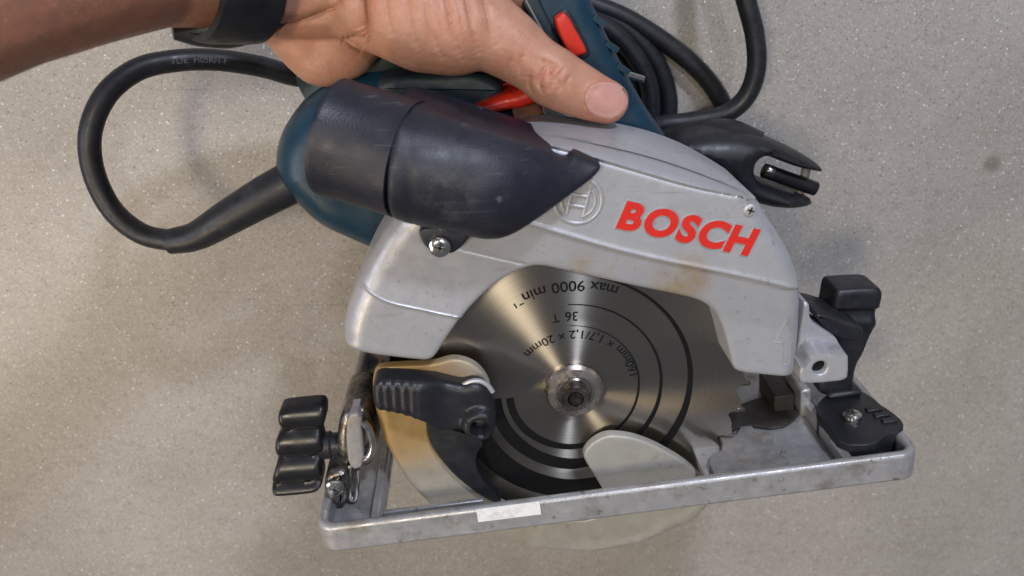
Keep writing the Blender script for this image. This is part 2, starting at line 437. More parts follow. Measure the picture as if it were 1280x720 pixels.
def floor_mat():
    m = bpy.data.materials.new('speckled_vinyl'); m.use_nodes = True; N, L = m.node_tree.nodes, m.node_tree.links
    b = N['Principled BSDF']; tc = N.new('ShaderNodeTexCoord')

    def noise(scale, det=5, ro=.6):
        n = N.new('ShaderNodeTexNoise'); n.inputs['Scale'].default_value = scale; n.inputs['Detail'].default_value = det; n.inputs['Roughness'].default_value = ro
        L.new(tc.outputs['Object'], n.inputs['Vector']); return n.outputs['Fac']

    def ramp(f, a, ca, z, cz):
        r = N.new('ShaderNodeValToRGB'); e = r.color_ramp.elements; e[0].position = a; e[0].color = ca; e[1].position = z; e[1].color = cz; L.new(f, r.inputs[0]); return r.outputs[0]

    def mix(f, a, c):
        q = N.new('ShaderNodeMix'); q.data_type = 'RGBA'; L.new(f, q.inputs[0]); L.new(a, q.inputs[6])
        if isinstance(c, tuple): q.inputs[7].default_value = c
        else: L.new(c, q.inputs[7])
        return q.outputs[2]

    def flecks(scale, thr, size):
        v = N.new('ShaderNodeTexVoronoi'); v.inputs['Scale'].default_value = scale
        w = N.new('ShaderNodeVectorMath'); w.operation = 'ADD'; nz = N.new('ShaderNodeTexNoise'); nz.inputs['Scale'].default_value = scale * 1.5; L.new(tc.outputs['Object'], nz.inputs['Vector'])
        sc = N.new('ShaderNodeVectorMath'); sc.operation = 'SCALE'; sc.inputs['Scale'].default_value = .5 / scale; L.new(nz.outputs['Color'], sc.inputs[0])
        L.new(tc.outputs['Object'], w.inputs[0]); L.new(sc.outputs[0], w.inputs[1]); L.new(w.outputs[0], v.inputs['Vector'])
        sx = N.new('ShaderNodeSeparateColor'); L.new(v.outputs['Color'], sx.inputs[0])
        g = N.new('ShaderNodeMath'); g.operation = 'GREATER_THAN'; g.inputs[1].default_value = thr; L.new(sx.outputs[0], g.inputs[0])
        d = N.new('ShaderNodeMapRange'); d.inputs[1].default_value = size; d.inputs[2].default_value = size * .6; L.new(v.outputs['Distance'], d.inputs[0])
        k = N.new('ShaderNodeMath'); k.operation = 'MULTIPLY'; L.new(g.outputs[0], k.inputs[0]); L.new(d.outputs[0], k.inputs[1])
        return k.outputs[0]

    base = ramp(noise(14, 6), .3, (.330, .310, .286, 1), .7, (.410, .388, .366, 1))
    grain = ramp(noise(700, 3), .35, (.24, .215, .19, 1), .65, (.46, .42, .375, 1))
    h = N.new('ShaderNodeMix'); h.data_type = 'RGBA'; h.inputs[0].default_value = .35; L.new(base, h.inputs[6]); L.new(grain, h.inputs[7]); c = h.outputs[2]
    c = mix(flecks(620, .72, .34), c, (.20, .185, .165, 1))
    c = mix(flecks(700, .80, .34), c, (.52, .49, .45, 1))
    c = mix(flecks(480, .955, .27), c, (.11, .10, .09, 1))
    wf = flecks(520, .93, .25)
    c = mix(flecks(900, .86, .30), c, (.78, .77, .77, 1))
    c = mix(flecks(330, .978, .18), c, (.95, .95, .97, 1))
    fine = ramp(noise(130, 6, .75), .52, (0, 0, 0, 1), .70, (.45, .45, .45, 1)); c = mix(fine, c, (.21, .185, .155, 1))
    c = mix(wf, c, (.93, .93, .95, 1))
    big = ramp(noise(5.5, 4, .55), .35, (.93, .925, .92, 1), .65, (1.07, 1.07, 1.08, 1))
    qm = N.new('ShaderNodeMix'); qm.data_type = 'RGBA'; qm.blend_type = 'MULTIPLY'; qm.inputs[0].default_value = 1; L.new(c, qm.inputs[6]); L.new(big, qm.inputs[7]); c = qm.outputs[2]
    mpp = N.new('ShaderNodeMapping'); mpp.inputs['Rotation'].default_value = (0, 0, .7); mpp.inputs['Scale'].default_value = (9, 420, 1); L.new(tc.outputs['Object'], mpp.inputs[0])
    nsc = N.new('ShaderNodeTexNoise'); nsc.inputs['Scale'].default_value = 1; L.new(mpp.outputs[0], nsc.inputs['Vector']); c = mix(ramp(nsc.outputs['Fac'], .68, (0, 0, 0, 1), .74, (.4, .4, .4, 1)), c, (.22, .20, .175, 1))
    # old scuffs
    sc = ramp(noise(38, 7, .7), .64, (0, 0, 0, 1), .74, (.35, .35, .35, 1)); c = mix(sc, c, (.23, .20, .17, 1))
    sp = P(1240, 205, 0)
    ds = N.new('ShaderNodeVectorMath'); ds.operation = 'DISTANCE'; L.new(tc.outputs['Object'], ds.inputs[0]); ds.inputs[1].default_value = tuple(sp)
    r3 = N.new('ShaderNodeMapRange'); r3.interpolation_type = 'SMOOTHSTEP'; r3.inputs[1].default_value = .002; r3.inputs[2].default_value = .008; r3.inputs[3].default_value = .6; r3.inputs[4].default_value = 0; L.new(ds.outputs['Value'], r3.inputs[0])
    c = mix(r3.outputs[0], c, (.15, .125, .10, 1))
    L.new(c, b.inputs['Base Color'])
    r = N.new('ShaderNodeMapRange'); r.inputs[3].default_value = .30; r.inputs[4].default_value = .48; L.new(noise(60), r.inputs[0])
    L.new(r.outputs[0], b.inputs['Roughness'])
    bp = N.new('ShaderNodeBump'); bp.inputs['Distance'].default_value = .00025; bp.inputs['Strength'].default_value = .5; L.new(noise(900, 3), bp.inputs['Height']); L.new(bp.outputs[0], b.inputs['Normal'])
    return m


# ------------------------------------------------------------------ floor
fl = MB().add([(-3, -3, 0), (3, -3, 0), (3, 3, 0), (-3, 3, 0)], [(0, 1, 2, 3)])
floor = obj('floor', fl, floor_mat()); floor['kind'] = 'structure'

# ------------------------------------------------------------------ the saw
BC = P(717, 487, .150)                                # blade centre
saw = thing('circular_saw', SAW0, 'silver and blue corded circular saw lying on its motor side, held by the hand', 'circular saw')


# ---- blade
ANISO = 0.25
def blade():
    r0, n, T = .080, 36, .0017
    prof = [(0.00, .0800), (.04, .0776), (.06, .0752), (.12, .0738), (.20, .0735), (.28, .0740), (.36, .0752), (.50, .0764), (.70, .0774), (.86, .0786), (.93, .0797)]
    out = []
    for k in range(n):
        for t, r in prof:
            a = -2 * math.pi * (k + t) / n
            out.append((BC[0] + r * math.cos(a), BC[1] + r * math.sin(a)))
    out = np.array(out)[::-1]
    m = MB(); N = len(out); zt, zb = BC[2], BC[2] - T
    ring = [(BC[0] + .071 * math.cos(2 * math.pi * i / N), BC[1] + .071 * math.sin(2 * math.pi * i / N)) for i in range(N)]
    a0 = math.atan2(out[0][1] - BC[1], out[0][0] - BC[0])
    ring = [(BC[0] + .071 * math.cos(math.atan2(y - BC[1], x - BC[0])), BC[1] + .071 * math.sin(math.atan2(y - BC[1], x - BC[0]))) for x, y in out]
    V = [(*q, zt) for q in out] + [(*q, zb) for q in out] + [(*q, zt) for q in ring] + [(*q, zb) for q in ring] + [(BC[0], BC[1], zt), (BC[0], BC[1], zb)]
    Fc = []
    for i in range(N):
        j = (i + 1) % N
        Fc += [(i, j, 2 * N + j, 2 * N + i), (2 * N + i, 2 * N + j, 4 * N), (N + j, N + i, 3 * N + i, 3 * N + j), (3 * N + j, 3 * N + i, 4 * N + 1), (j, i, N + i, N + j)]
    m.v, m.f = V, Fc
    return obj('blade', m, blade_mat(), saw, angle=30)



bl = blade()
for k in range(36):
    a = -2 * math.pi * k / 36; e = np.array([math.cos(a), math.sin(a), 0]); f = np.array([math.sin(a), -math.cos(a), 0])
    if 20 < math.degrees(-a) % 360 < 335: continue        # only the tips the guards leave uncovered
    obj('tooth_tip', MB().box(BC + e * .0785 + f * -.0006 - np.array([0, 0, .00085]), e * .0018, f * .0008, np.array([0, 0, .00115])), m_darkst, bl, bevel=.0002)



def crescent(name, pts):
    """pts: (angle deg, inner r, outer r) -> thin printed band 0.1 mm proud"""
    a = np.array(pts, float); ang = np.linspace(a[0, 0], a[-1, 0], 120)
    ri = np.interp(ang, a[:, 0], a[:, 1]); ro = np.interp(ang, a[:, 0], a[:, 2])
    c, s = np.cos(np.radians(ang)), np.sin(np.radians(ang)); z = BC[2] + .00009
    V = [(BC[0] + r * x, BC[1] + r * y, z) for r, x, y in zip(ri, c, s)] + [(BC[0] + r * x, BC[1] + r * y, z) for r, x, y in zip(ro, c, s)]
    n = len(ang)
    m = MB().add(V, [(i, n + i, n + i + 1, i + 1) for i in range(n - 1)])
    return obj(name, m, m_ink, bl)


crescent('print_ring', [(187, .0270, .0305), (225, .0276, .0314), (270, .0288, .0318), (315, .0288, .0304), (360, .0288, .0298), (405, .0300, .0306), (455, .0318, .0321)])
crescent('print_ring', [(186, .0325, .0382), (225, .0338, .0400), (270, .0368, .0428), (315, .0380, .0408), (360, .0386, .0401), (405, .0400, .0409), (455, .0418, .0423)])
crescent('print_ring', [(186, .0415, .0520), (225, .0445, .0560), (270, .0485, .0588), (315, .0500, .0548), (360, .0512, .0538), (405, .0530, .0545), (440, .0545, .0555)])


def arc_text(txt, r, mid_deg, size, sx=1.0):
    """lettering round the blade, letter tops towards the centre, reading clockwise from the right as in the photograph"""
    me = text_mesh(txt, size, 0, size * .012)
    for v in me.vertices:
        a = R(mid_deg) + v.co.x * sx / r; rr = r - v.co.y
        v.co = (BC[0] + rr * math.cos(a), BC[1] + rr * math.sin(a), BC[2] + .0001)
    return obj('lettering', None, m_ink, bl, mesh=me)


arc_text('160mm × 1,7/1,2 × 20mm', .0295, 76, .0056, 1.12)
arc_text('36', .0385, 93, .0062); arc_text('T', .0385, 104, .0056)
arc_text('max 9000 min⁻¹', .0528, 96.5, .0068, 1.12)

fm = MB().lathe([(.0128, 0.0001), (.0132, .0006), (.0132, .0015), (.0118, .0030), (.0088, .0035), (.0086, .0030), (.0080, .0030), (.0080, .0028)], 64, BC)
fl_ = obj('flange', fm, m_flange, saw, angle=25)
wm = MB().lathe([(.0079, .0026), (.0079, .0040), (.0073, .0046), (.0062, .0046)], 48, BC)
obj('washer', wm, m_darkst, fl_, angle=25)
bm_ = MB().lathe([(.0060, .0040), (.0060, .0075), (.0055, .0082), (.0036, .0083)], 40, BC, closed=False)
hexp = [(.0034 * math.cos(R(60 * i + 12)), .0034 * math.sin(R(60 * i + 12))) for i in range(6)]
n0 = len(bm_.v)
bm_.v += [(BC[0] + x, BC[1] + y, BC[2] + .0083) for x, y in hexp] + [(BC[0] + x, BC[1] + y, BC[2] + .0052) for x, y in hexp]
bm_.f += [(n0 + i, n0 + (i + 1) % 6, n0 + 6 + (i + 1) % 6, n0 + 6 + i) for i in range(6)] + [tuple(n0 + 6 + i for i in range(6))]
obj('blade_bolt', bm_, m_darkst, fl_, angle=25)

# ---- upper guard
ZG = .176
RIM = [(640, 158), (662, 149), (690, 148), (740, 153), (790, 162), (825, 172), (860, 187), (890, 205), (920, 226), (943, 244)]
ug_px = ([(423, 440), (423, 425), (428, 403), (438, 376), (456, 334), (476, 300), (492, 280), (515, 250), (560, 205), (610, 175)], RIM,
         [(960, 268), (980, 298), (995, 325), (1004, 352), (1009, 385), (1010, 420), (1007, 450), (1003, 474), (1000, 479), (992, 480), (950, 476), (932, 474), (922, 470), (918, 455), (911, 425), (903, 405), (894, 392),
          (880, 382), (860, 376), (800, 364), (740, 351), (700, 342), (682, 338), (668, 338), (652, 343), (630, 354), (605, 374), (580, 400), (562, 427), (550, 447), (542, 460), (534, 464), (524, 464), (495, 461), (460, 457), (440, 452), (428, 448)])
RZ = [.1445, .143, .143, .143, .1435, .1445, .147, .152, .160, .170]
rimp = np.array([P(a, b, z)[:2] for (a, b), z in zip(RIM, RZ)])
ug = np.vstack([px2(ug_px[0], ZG), rimp, px2(ug_px[2], ZG)])
ug = resample(chaikin(ug, 2), .0013)
rim2 = resample(chaikin(rimp, 2, False), .0012, False)
GROOVE = [(632, 172), (690, 183), (749, 200), (800, 215), (850, 230), (900, 241), (941, 248)]
gr2 = resample(chaikin(px2(GROOVE, ZG), 3, False), .0012, False)
band = np.vstack([rim2, gr2[::-1]])


def even(p, n):
    s_ = np.r_[0, np.cumsum(np.linalg.norm(np.diff(p, axis=0), axis=1))]
    t_ = np.linspace(0, s_[-1], n)
    return np.stack([np.interp(t_, s_, p[:, 0]), np.interp(t_, s_, p[:, 1])], 1)


ra_, ga_ = even(rim2, 110), even(gr2, 110)
BT = np.array([.02, .05, .09, .15, .25, .38, .46, .50, .54, .60, .72, .84, .92, .97])
band_pts = np.vstack([ra_[2:-4] * (1 - t) + ga_[2:-4] * t for t in BT])
band_t = np.concatenate([np.full(104, t) for t in BT])
ridge = px2([(560, 249), (600, 262), (637, 272), (688, 287), (793, 318), (927, 344), (1002, 362)], ZG)
crease = px2([(430, 345), (472, 381), (520, 391), (575, 403), (640, 415)], ZG)
part_ln = px2([(560, 312), (583, 319), (657, 336)], ZG)
left_e = px2(ug_px[0][:8], ZG); right_e = px2(ug_px[2][:8], ZG); right_e = np.vstack([px2([(945, 247)], ZG), right_e])


def below(pts, line):
    """positive distance for points on the lower side (towards -y) of an open polyline"""
    d = dist_poly(pts, line)
    yl = np.interp(pts[:, 0], line[:, 0], line[:, 1])
    return np.where(pts[:, 1] < yl, d, -d)


ridge, crease = chaikin(ridge, 2, False), chaikin(crease, 2, False)


def ug_z(p):
    z = np.full(len(p), ZG)
    b = below(p, ridge); z -= np.where(b > 0, np.minimum(b * .20, .0042), 0) + .0006 * sstep(b, .0004, .0014); z += .0006 * np.exp(-(b / .0009) ** 2)
    c = below(p, crease); z -= np.where((c > 0) & (p[:, 0] < px2([(640, 410)], ZG)[0, 0]), .0008 * sstep(c, 0, .0012) + .12 * np.maximum(c, 0) - .0005 * np.exp(-(c / .0009) ** 2), 0)
    z -= .0006 * np.exp(-(dist_poly(p, part_ln) / .0007) ** 2)
    ib = inside(p, band)
    dr, dg = dist_poly(p, rim2), dist_poly(p, gr2)
    ib |= (dr < .0016) & (p[:, 0] > rimp[0, 0] - .001) & (p[:, 0] < rimp[-1, 0])
    t = dr / (dr + dg + 1e-9)
    dm = ((p[ib][:, None, :] - band_pts[None]) ** 2).sum(2)
    t[ib] = np.where(dm.min(1) < 1e-9, band_t[dm.argmin(1)], t[ib])
    g = np.interp(t, [0, .02, .05, .09, .15, .25, .38, .46, .50, .54, .60, .72, .84, .92, .97, 1], [.02, .12, .22, .31, .40, .52, .64, .73, .69, .74, .80, .90, 1.0, 1.02, 1.0, .95])
    zr = np.interp(p[:, 0], rimp[:, 0], RZ); zb = zr + (ZG - zr) * g
    z = np.where(ib, zb, z - .0009 * np.exp(-(dg / .0008) ** 2))
    z -= np.where(ib, 0, fillet(dist_poly(p, ug, True), .0022, .0018))
    z -= fillet(dist_poly(p, left_e), .009, .0085) + np.where(ib, 0, fillet(dist_poly(p, right_e), .0075, .0070))
    return z


gm = relief(ug, ug_z, .136, .0019, rings=(.0003, .0008, .0015, .0024, .004, .006), cap=False, exclude=band,
            extra=band_pts, lines=(chaikin(ridge, 2, False), chaikin(crease, 2, False), part_ln, gr2))
guard = obj('upper_guard', gm, m_alu, saw, angle=50)

# back wall of the guard and arbor housing (behind the blade)
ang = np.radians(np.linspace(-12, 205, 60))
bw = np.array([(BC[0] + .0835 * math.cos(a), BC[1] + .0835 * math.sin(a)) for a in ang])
obj('guard_back_plate', slab(bw, .128, .120, .001), m_inside_and_shade, saw)

# raised lettering, emblem, arrow, screws on the guard face
LA = math.atan2(*(P(937, 318, ZG) - P(773, 283, ZG))[1::-1])
lc = P(772, 283, ZG); le = P(922, 318, ZG)


def word():
    ux = np.array([math.cos(LA), math.sin(LA), 0]); uy = np.array([-math.sin(LA), math.cos(LA), 0]); size = .0158
    target = np.linalg.norm(P(936, 300, ZG) - P(774, 265, ZG))
    for name, off, dep, z0, mt in (('letter_base', .066, .00022, .0001, m_alu), ('letter', .044, .00030, .0003, m_redp)):
        x = 0; parts = []
        for ch in 'BOSCH':
            me = text_mesh(ch, size, dep, size * off, .00005, 'LEFT')
            xs = [v.co.x for v in me.vertices]; mid = (max(xs) + min(xs)) / 2; w = max(xs) - min(xs) - 2 * size * off
            for v in me.vertices: v.co.x += x + w / 2 - mid
            x += w + size * .145; parts.append(me)
        k = target / (x - size * .145)
        for me in parts:
            for v in me.vertices:
                h = v.co.y * .93
                v.co = Vector(lc + ux * (v.co.x * k + h * .12) + uy * h + np.array([0, 0, z0 + v.co.z]))
            obj(name, None, mt, guard, mesh=me, angle=30)


word()


def emblem():
    c = P(723, 251, ZG) + np.array([0, 0, .0002]); r = .0088
    th = LA - R(-2)
    ux = np.array([math.cos(th), math.sin(th), 0]); uy = np.array([-math.sin(th), math.cos(th), 0])
    m = MB()
    q = [c + r * (math.cos(a) * ux + math.sin(a) * uy) for a in np.linspace(0, 2 * math.pi, 65)[:-1]]
    m.tube(q + [q[0]], .0008, 8, .6)
    for s in (-1, 1):
        q = [c + r * .72 * (math.cos(a) * ux + math.sin(a) * uy) for a in np.linspace(R(-58), R(58), 20) + (0 if s > 0 else math.pi)]
        m.tube(q, .0007, 8, .6)
        m.tube([c + s * .36 * r * ux - .66 * r * uy, c + s * .36 * r * ux + .66 * r * uy], .00075, 8, .6)
        m.tube([c + s * .24 * r * uy - .36 * r * ux, c + s * .24 * r * uy + .36 * r * ux], .00075, 8, .6)
    obj('emblem', m, m_alu, guard, angle=60)


emblem()


def zat(px, py):
    p = px2([(px, py)], ZG); return float(ug_z(p)[0])


ar = [P(a, b, ZG - .0035) for a, b in [(979, 458), (979, 430), (971, 430), (984, 400), (998, 431), (990, 431), (990, 458)]]
am = MB()
am.tube(resample(np.array(ar), .0006), .00035, 6)
am.v = [(x, y, z - (ZG - .0035) + float(ug_z(np.array([[x, y]]))[0])) for x, y, z in am.v]
obj('arrow_mark', am, m_alu, guard)


def screw(px, py, z, r, parent, mt=None, axis=(0, 0, 1), head=.0022, name='screw', pos=None):
    c = P(px, py, z) if pos is None else np.asarray(pos, float)
    ax = np.asarray(axis, float)
    m = MB().lathe([(r * .92, -.0005), (r, head * .3), (r * .93, head * .7), (r * .7, head * .95), (r * .40, head)], 28, c, ax)
    s = obj(name, m, mt or m_steel, parent, angle=30)
    x = np.cross(ax, [.3, 1, .2]); x /= np.linalg.norm(x); y = np.cross(ax, x)
    k = MB()
    for d, e in ((x, y), (y, x)):
        k.box(c + ax * head * .96, d * r * .52, e * r * .11, ax * .0003)
    obj('cross_recess', k, m_darkst, s)
    return s


screw(937, 262, zat(937, 262) + .0001, .0026, saw, m_alu, head=.0014)

# ---- dust duct on top of the guard
ZD = .178
duct_px = [(500, 132), (503, 126), (512, 124), (540, 132), (580, 145), (640, 165), (686, 181), (689, 183), (690, 189), (694, 192), (706, 196), (711, 194), (714, 189), (718, 188), (734, 194), (747, 200), (749, 203), (748, 208), (735, 219), (700, 239), (660, 263), (632, 283), (614, 292), (598, 293), (560, 288), (520, 276), (500, 266), (493, 255), (490, 225), (492, 180)]
dct = resample(chaikin(px2(duct_px, ZD), 2), .0011)
axl = px2([(440, 188), (500, 198), (610, 222), (760, 242)], ZD)


def duct_z(p, Rr=.0225, top=.203, edge=.176):
    d = dist_poly(p, axl)
    z = edge + (top - edge) * np.sqrt(np.clip(1 - (d / Rr) ** 2, 0.0, 1))
    x0, x1 = px2([(600, 220)], ZD)[0, 0], px2([(745, 205)], ZD)[0, 0]
    z = z - .016 * sstep(p[:, 0], x0, x1)
    z = np.maximum(z, .1775)
    # seam at the collar and small step near the tip
    xs = px2([(516, 190)], ZD)[0, 0]; z -= .0006 * np.exp(-((p[:, 0] - xs) / .0008) ** 2)
    return z - fillet(dist_poly(p, dct, True), .0022, .0022)


duct = obj('dust_duct', relief(dct, duct_z, .150, .0021, rings=(.0003, .0008, .0015, .0025)), m_duct, saw, angle=50)
# rear spout of the duct: a hollow round pipe going on to the left
sp0, sp1 = P(498, 196, .180), P(418, 172, .172)
dd = (sp1 - sp0); Ls = np.linalg.norm(dd); dd /= Ls
spm = MB().lathe([(.0212, -.004), (.0212, Ls * .9), (.0215, Ls * .92), (.0215, Ls), (.0188, Ls), (.0185, Ls * .3), (.001, Ls * .3)], 48, sp0, dd)
obj('duct_spout', spm, m_duct, saw, angle=40)
tab_px = [(522, 284), (560, 286), (592, 291), (578, 310), (566, 318), (552, 320), (538, 316), (526, 303)]
tab = obj('duct_tab', slab(resample(chaikin(px2(tab_px, .180), 2), .001), .1795, .160, .0012), m_duct, saw)
screw(550, 307, .1795, .0043, saw, m_steel, head=.0028)

# ---- lower guard
ZL = .161
lg_px = [(468, 462), (485, 458), (543, 456), (562, 449), (578, 450), (595, 457), (607, 470), (614, 484), (612, 505), (600, 525), (575, 535), (548, 534), (534, 530), (536, 548), (543, 562), (553, 575), (568, 592), (587, 608), (606, 621), (632, 634), (690, 650), (740, 652), (760, 634), (757, 618), (745, 598), (731, 576), (729, 569),
         (735, 559), (746, 550), (760, 544), (787, 546), (812, 554), (836, 566), (860, 581), (880, 600), (892, 614), (880, 640), (850, 663), (800, 684), (740, 694), (670, 690), (610, 675), (553, 651), (508, 606), (479, 556), (467, 512), (464, 482)]
lg = resample(chaikin(px2(lg_px, ZL), 2), .0013)
lgo = px2(lg_px[-10:] + [lg_px[0]], ZL)


def lg_z(p):
    z = np.full(len(p), ZL)
    r = np.hypot(*(p - BC[:2]).T)
    z -= fillet(dist_poly(p, lg, True), .0010, .0009)
    z -= fillet(dist_poly(p, lgo), .006, .0045)
    z += .0007 * np.exp(-((r - .083) / .002) ** 2)
    return z


lower = obj('lower_guard', relief(lg, lg_z, .1565, .0024, rings=(.0003, .0008, .0015, .003), cap=False), m_lower, saw, angle=50)
# curved rim wall of the lower guard behind its face
o_ = resample(chaikin(lgo, 2, False), .002, False)
t_ = np.gradient(o_, axis=0); t_ /= np.linalg.norm(t_, axis=1)[:, None]; n_ = np.stack([-t_[:, 1], t_[:, 0]], 1)
if ((o_ + n_ * .01 - BC[:2]) ** 2).sum() > ((o_ - BC[:2]) ** 2).sum(): n_ = -n_
m = MB(); V, Fc = [], []
for q, k in zip(o_, n_):
    for a, z_ in ((.0012, .1575), (.0012, .137), (.0024, .137), (.0024, .1575)): V.append((*(q + k * a), z_))
for i in range(len(o_) - 1):
    for k in range(4): Fc.append((4 * i + k, 4 * i + (k + 1) % 4, 4 * i + 4 + (k + 1) % 4, 4 * i + 4 + k))
Fc += [(0, 1, 2, 3), (len(V) - 4, len(V) - 3, len(V) - 2, len(V) - 1)]
obj('guard_rim', m.add(V, Fc), m_lower, lower)
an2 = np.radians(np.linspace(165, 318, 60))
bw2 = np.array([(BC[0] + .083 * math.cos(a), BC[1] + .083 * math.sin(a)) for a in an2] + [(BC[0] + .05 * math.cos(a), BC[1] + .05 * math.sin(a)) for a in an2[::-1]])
obj('guard_back_plate', slab(bw2, .140, .138, .0004), m_inside_and_shade, lower)

# thumb lever of the lower guard
lv_px = [(467, 500), (466, 485), (468, 476), (474, 472), (500, 473), (528, 475), (545, 477), (560, 481), (578, 485), (590, 481), (604, 484), (614, 495), (620, 515), (620, 535), (612, 549), (598, 552), (586, 545), (577, 541), (560, 542), (545, 540), (536, 532), (531, 525), (518, 521), (500, 515), (482, 512), (471, 509)]
lv = resample(chaikin(px2(lv_px, .170), 2), .001)
boss = px2([(600, 530)], .170)[0]
la_px = [(531, 522), (560, 536), (598, 548), (606, 556), (596, 566), (594, 580), (600, 596), (612, 612), (630, 629), (618, 629), (600, 619), (582, 606), (566, 592), (550, 573), (540, 557), (534, 540)]
la = resample(chaikin(px2(la_px, .164), 2), .001)


def lv_z(p):
    z = np.full(len(p), .1695)
    u = (p[:, 0] - px2([(468, 490)], .17)[0, 0])
    grip = 1 - sstep(u, .018, .030)
    z += grip * .0045 - grip * .0009 * (0.5 + .5 * np.cos(2 * math.pi * u / .0036)) * sstep(u, .002, .004) * (1 - sstep(u, .0165, .0185))
    d = np.hypot(*(p - boss).T)
    z += .0042 * (1 - sstep(d, .0062, .0085)) - .006 * (1 - sstep(d, .0028, .0040))
    return z - fillet(dist_poly(p, lv, True), .0038, .0034)


lever = obj('guard_lever', relief(lv, lv_z, .1615, .0011, rings=(.0003, .0008, .0015, .0025, .0036)), m_black, saw, angle=50)
obj('rivet', MB().lathe([(.0024, -.001), (.0024, .0004), (.0015, .0010)], 20, (*boss, .1675)), m_darkst, lever)
obj('blade_shade', slab(la, .1640, .1570, .0005), m_black, lever)  # added black crescent: darkness of the blade beside the lever, made as a part
pr = catmull([P(a, b, .1665) for a, b in [(578, 482), (588, 477), (599, 476), (609, 481), (616, 490)]], 5)
obj('boss_collar', MB().tube(pr, .0011, 8), m_alu, lever)

# ---- shoe (base plate) in its own frame: u along the near edge, v up towards the blade, w away from the viewer
SO = P(401, 694, .186); S1 = P(1151, 599, .186)
U = (S1 - SO); SL = np.linalg.norm(U); U /= SL
Vv = np.array([-U[1], U[0], 0]); Wv = np.array([0, 0, -1.0])


def SP(u, v, w): return SO + U * u + Vv * v + Wv * w


def sbox(m, u0, u1, v0, v1, w0, w1):
    return m.box(SP((u0 + u1) / 2, (v0 + v1) / 2, (w0 + w1) / 2), U * (u1 - u0) / 2, Vv * (v1 - v0) / 2, Wv * (w1 - w0) / 2)


SD = .168                                            # depth of the shoe: its far edge stands near the floor
shoe = obj('shoe', None, m_cast, saw, mesh=None) if False else None
# outline of the plate with the blade slot as one ring of four butted pieces, bevelled by modifier
pm = MB()
n = 0


def ring_plate(u0, u1, w0, w1, a0, a1, b0, b1, v0, v1, rc=.006):
    """rectangular plate with rounded corners and a rectangular opening, thickness v0..v1"""
    def rr(x0, x1, y0, y1, r, k=6):
        c = [(x1 - r, y1 - r, 0), (x0 + r, y1 - r, 90), (x0 + r, y0 + r, 180), (x1 - r, y0 + r, 270)]
        return [(cx + r * math.cos(R(s + 90 * i / k)), cy + r * math.sin(R(s + 90 * i / k))) for cx, cy, s in c for i in range(k + 1)]
    o = rr(u0, u1, w0, w1, rc); i_ = rr(a0, a1, b0, b1, .004)
    N = len(o); V = []
    for v in (v0, v1):
        for L in (o, i_): V += [SP(x, v, y) for x, y in L]
    Fc = []
    for k in range(N):
        j = (k + 1) % N
        Fc += [(k, j, N + j, N + k), (2 * N + j, 2 * N + k, 3 * N + k, 3 * N + j), (k, 2 * N + k, 2 * N + j, j), (N + j, 3 * N + j, 3 * N + k, N + k)]
    return MB().add(V, Fc)


shoe = obj('shoe', ring_plate(.002, SL - .002, .002, SD - .002, .0265, .170, .0045, .075, .0004, .0042), m_cast, saw, bevel=.0006, angle=40)


def ring_rim(h0, h1, t, u0, u1, w0, w1, rc):
    return ring_plate(u0, u1, w0, w1, u0 + t, u1 - t, w0 + t, w1 - t, h0, h1, rc)


obj('shoe_rim', ring_rim(0, .0138, .0044, 0, SL, 0, SD, .0085), m_cast, shoe, bevel=.0017, seg=3)
m = MB(); sbox(m, .0225, .0262, .0042, .0105, .0042, SD - .01); obj('rib', m, m_cast, shoe, bevel=.0008)
m = MB(); sbox(m, .0275, .072, .0042, .0095, .0110, .0135); obj('rib', m, m_cast, shoe, bevel=.0006)
m = MB(); sbox(m, .0275, .186, .0005, .0040, .0045, .0135); obj('slot_ledge', m, m_cast, shoe, bevel=.0005)
m = MB(); sbox(m, .2285, .2325, .0042, .0110, .0045, .090); obj('rib', m, m_cast, shoe, bevel=.0008)
m = MB(); sbox(m, .2345, .2375, .0042, .0075, .0045, .060); obj('rib', m, m_cast, shoe, bevel=.0006)
m = MB(); sbox(m, .2345, SL - .006, .0042, .0085, .0150, .0180); obj('rib', m, m_cast, shoe, bevel=.0006)
# white sticker on the near face
st = MB(); st.box(SP(.0825, .0105, -.0002), U * .0135, Vv * .0034, Wv * .00012)
obj('sticker', st, m_white, shoe)
# jagged plate of mottled colour beside the blade
jagged_px = [(893, 592), (886, 578), (892, 565), (905, 560), (900, 548), (912, 538), (925, 541), (938, 533), (950, 540), (966, 541), (962, 551), (975, 556), (972, 566), (986, 572), (980, 583), (960, 590), (930, 594)]
jagged_px = [(893, 593), (886, 578), (890, 566), (902, 563), (903, 552), (899, 545), (912, 539), (920, 543), (926, 533), (940, 532), (945, 541), (960, 539), (967, 543), (958, 550), (966, 557), (978, 557), (973, 566), (986, 573), (980, 585), (960, 591), (930, 595)]
iv = .0075
def on_shoe(px, py, v):
    """point of the plane v = const of the shoe seen at this pixel"""
    w = RC.T @ np.array([(px - 640) / F, (360 - py) / F, -1.0]); p0 = SP(0, v, 0)
    t = np.dot(p0 - CAM, Vv) / np.dot(w, Vv)
    return CAM + w * t
def shoe_plate(pxs, v0, v1, it=1, step=.0012):
    """plate lying on the shoe, outline given where the photograph shows it"""
    q = np.array([on_shoe(a, b, v1) for a, b in pxs])
    uw = np.stack([(q - SO) @ U, (q - SO) @ Wv], 1)
    uw = resample(chaikin(uw, it), step)
    s = slab(uw, v1, v0, .0005)
    s.v = [tuple(SP(x, z, y)) for x, y, z in s.v]
    return s
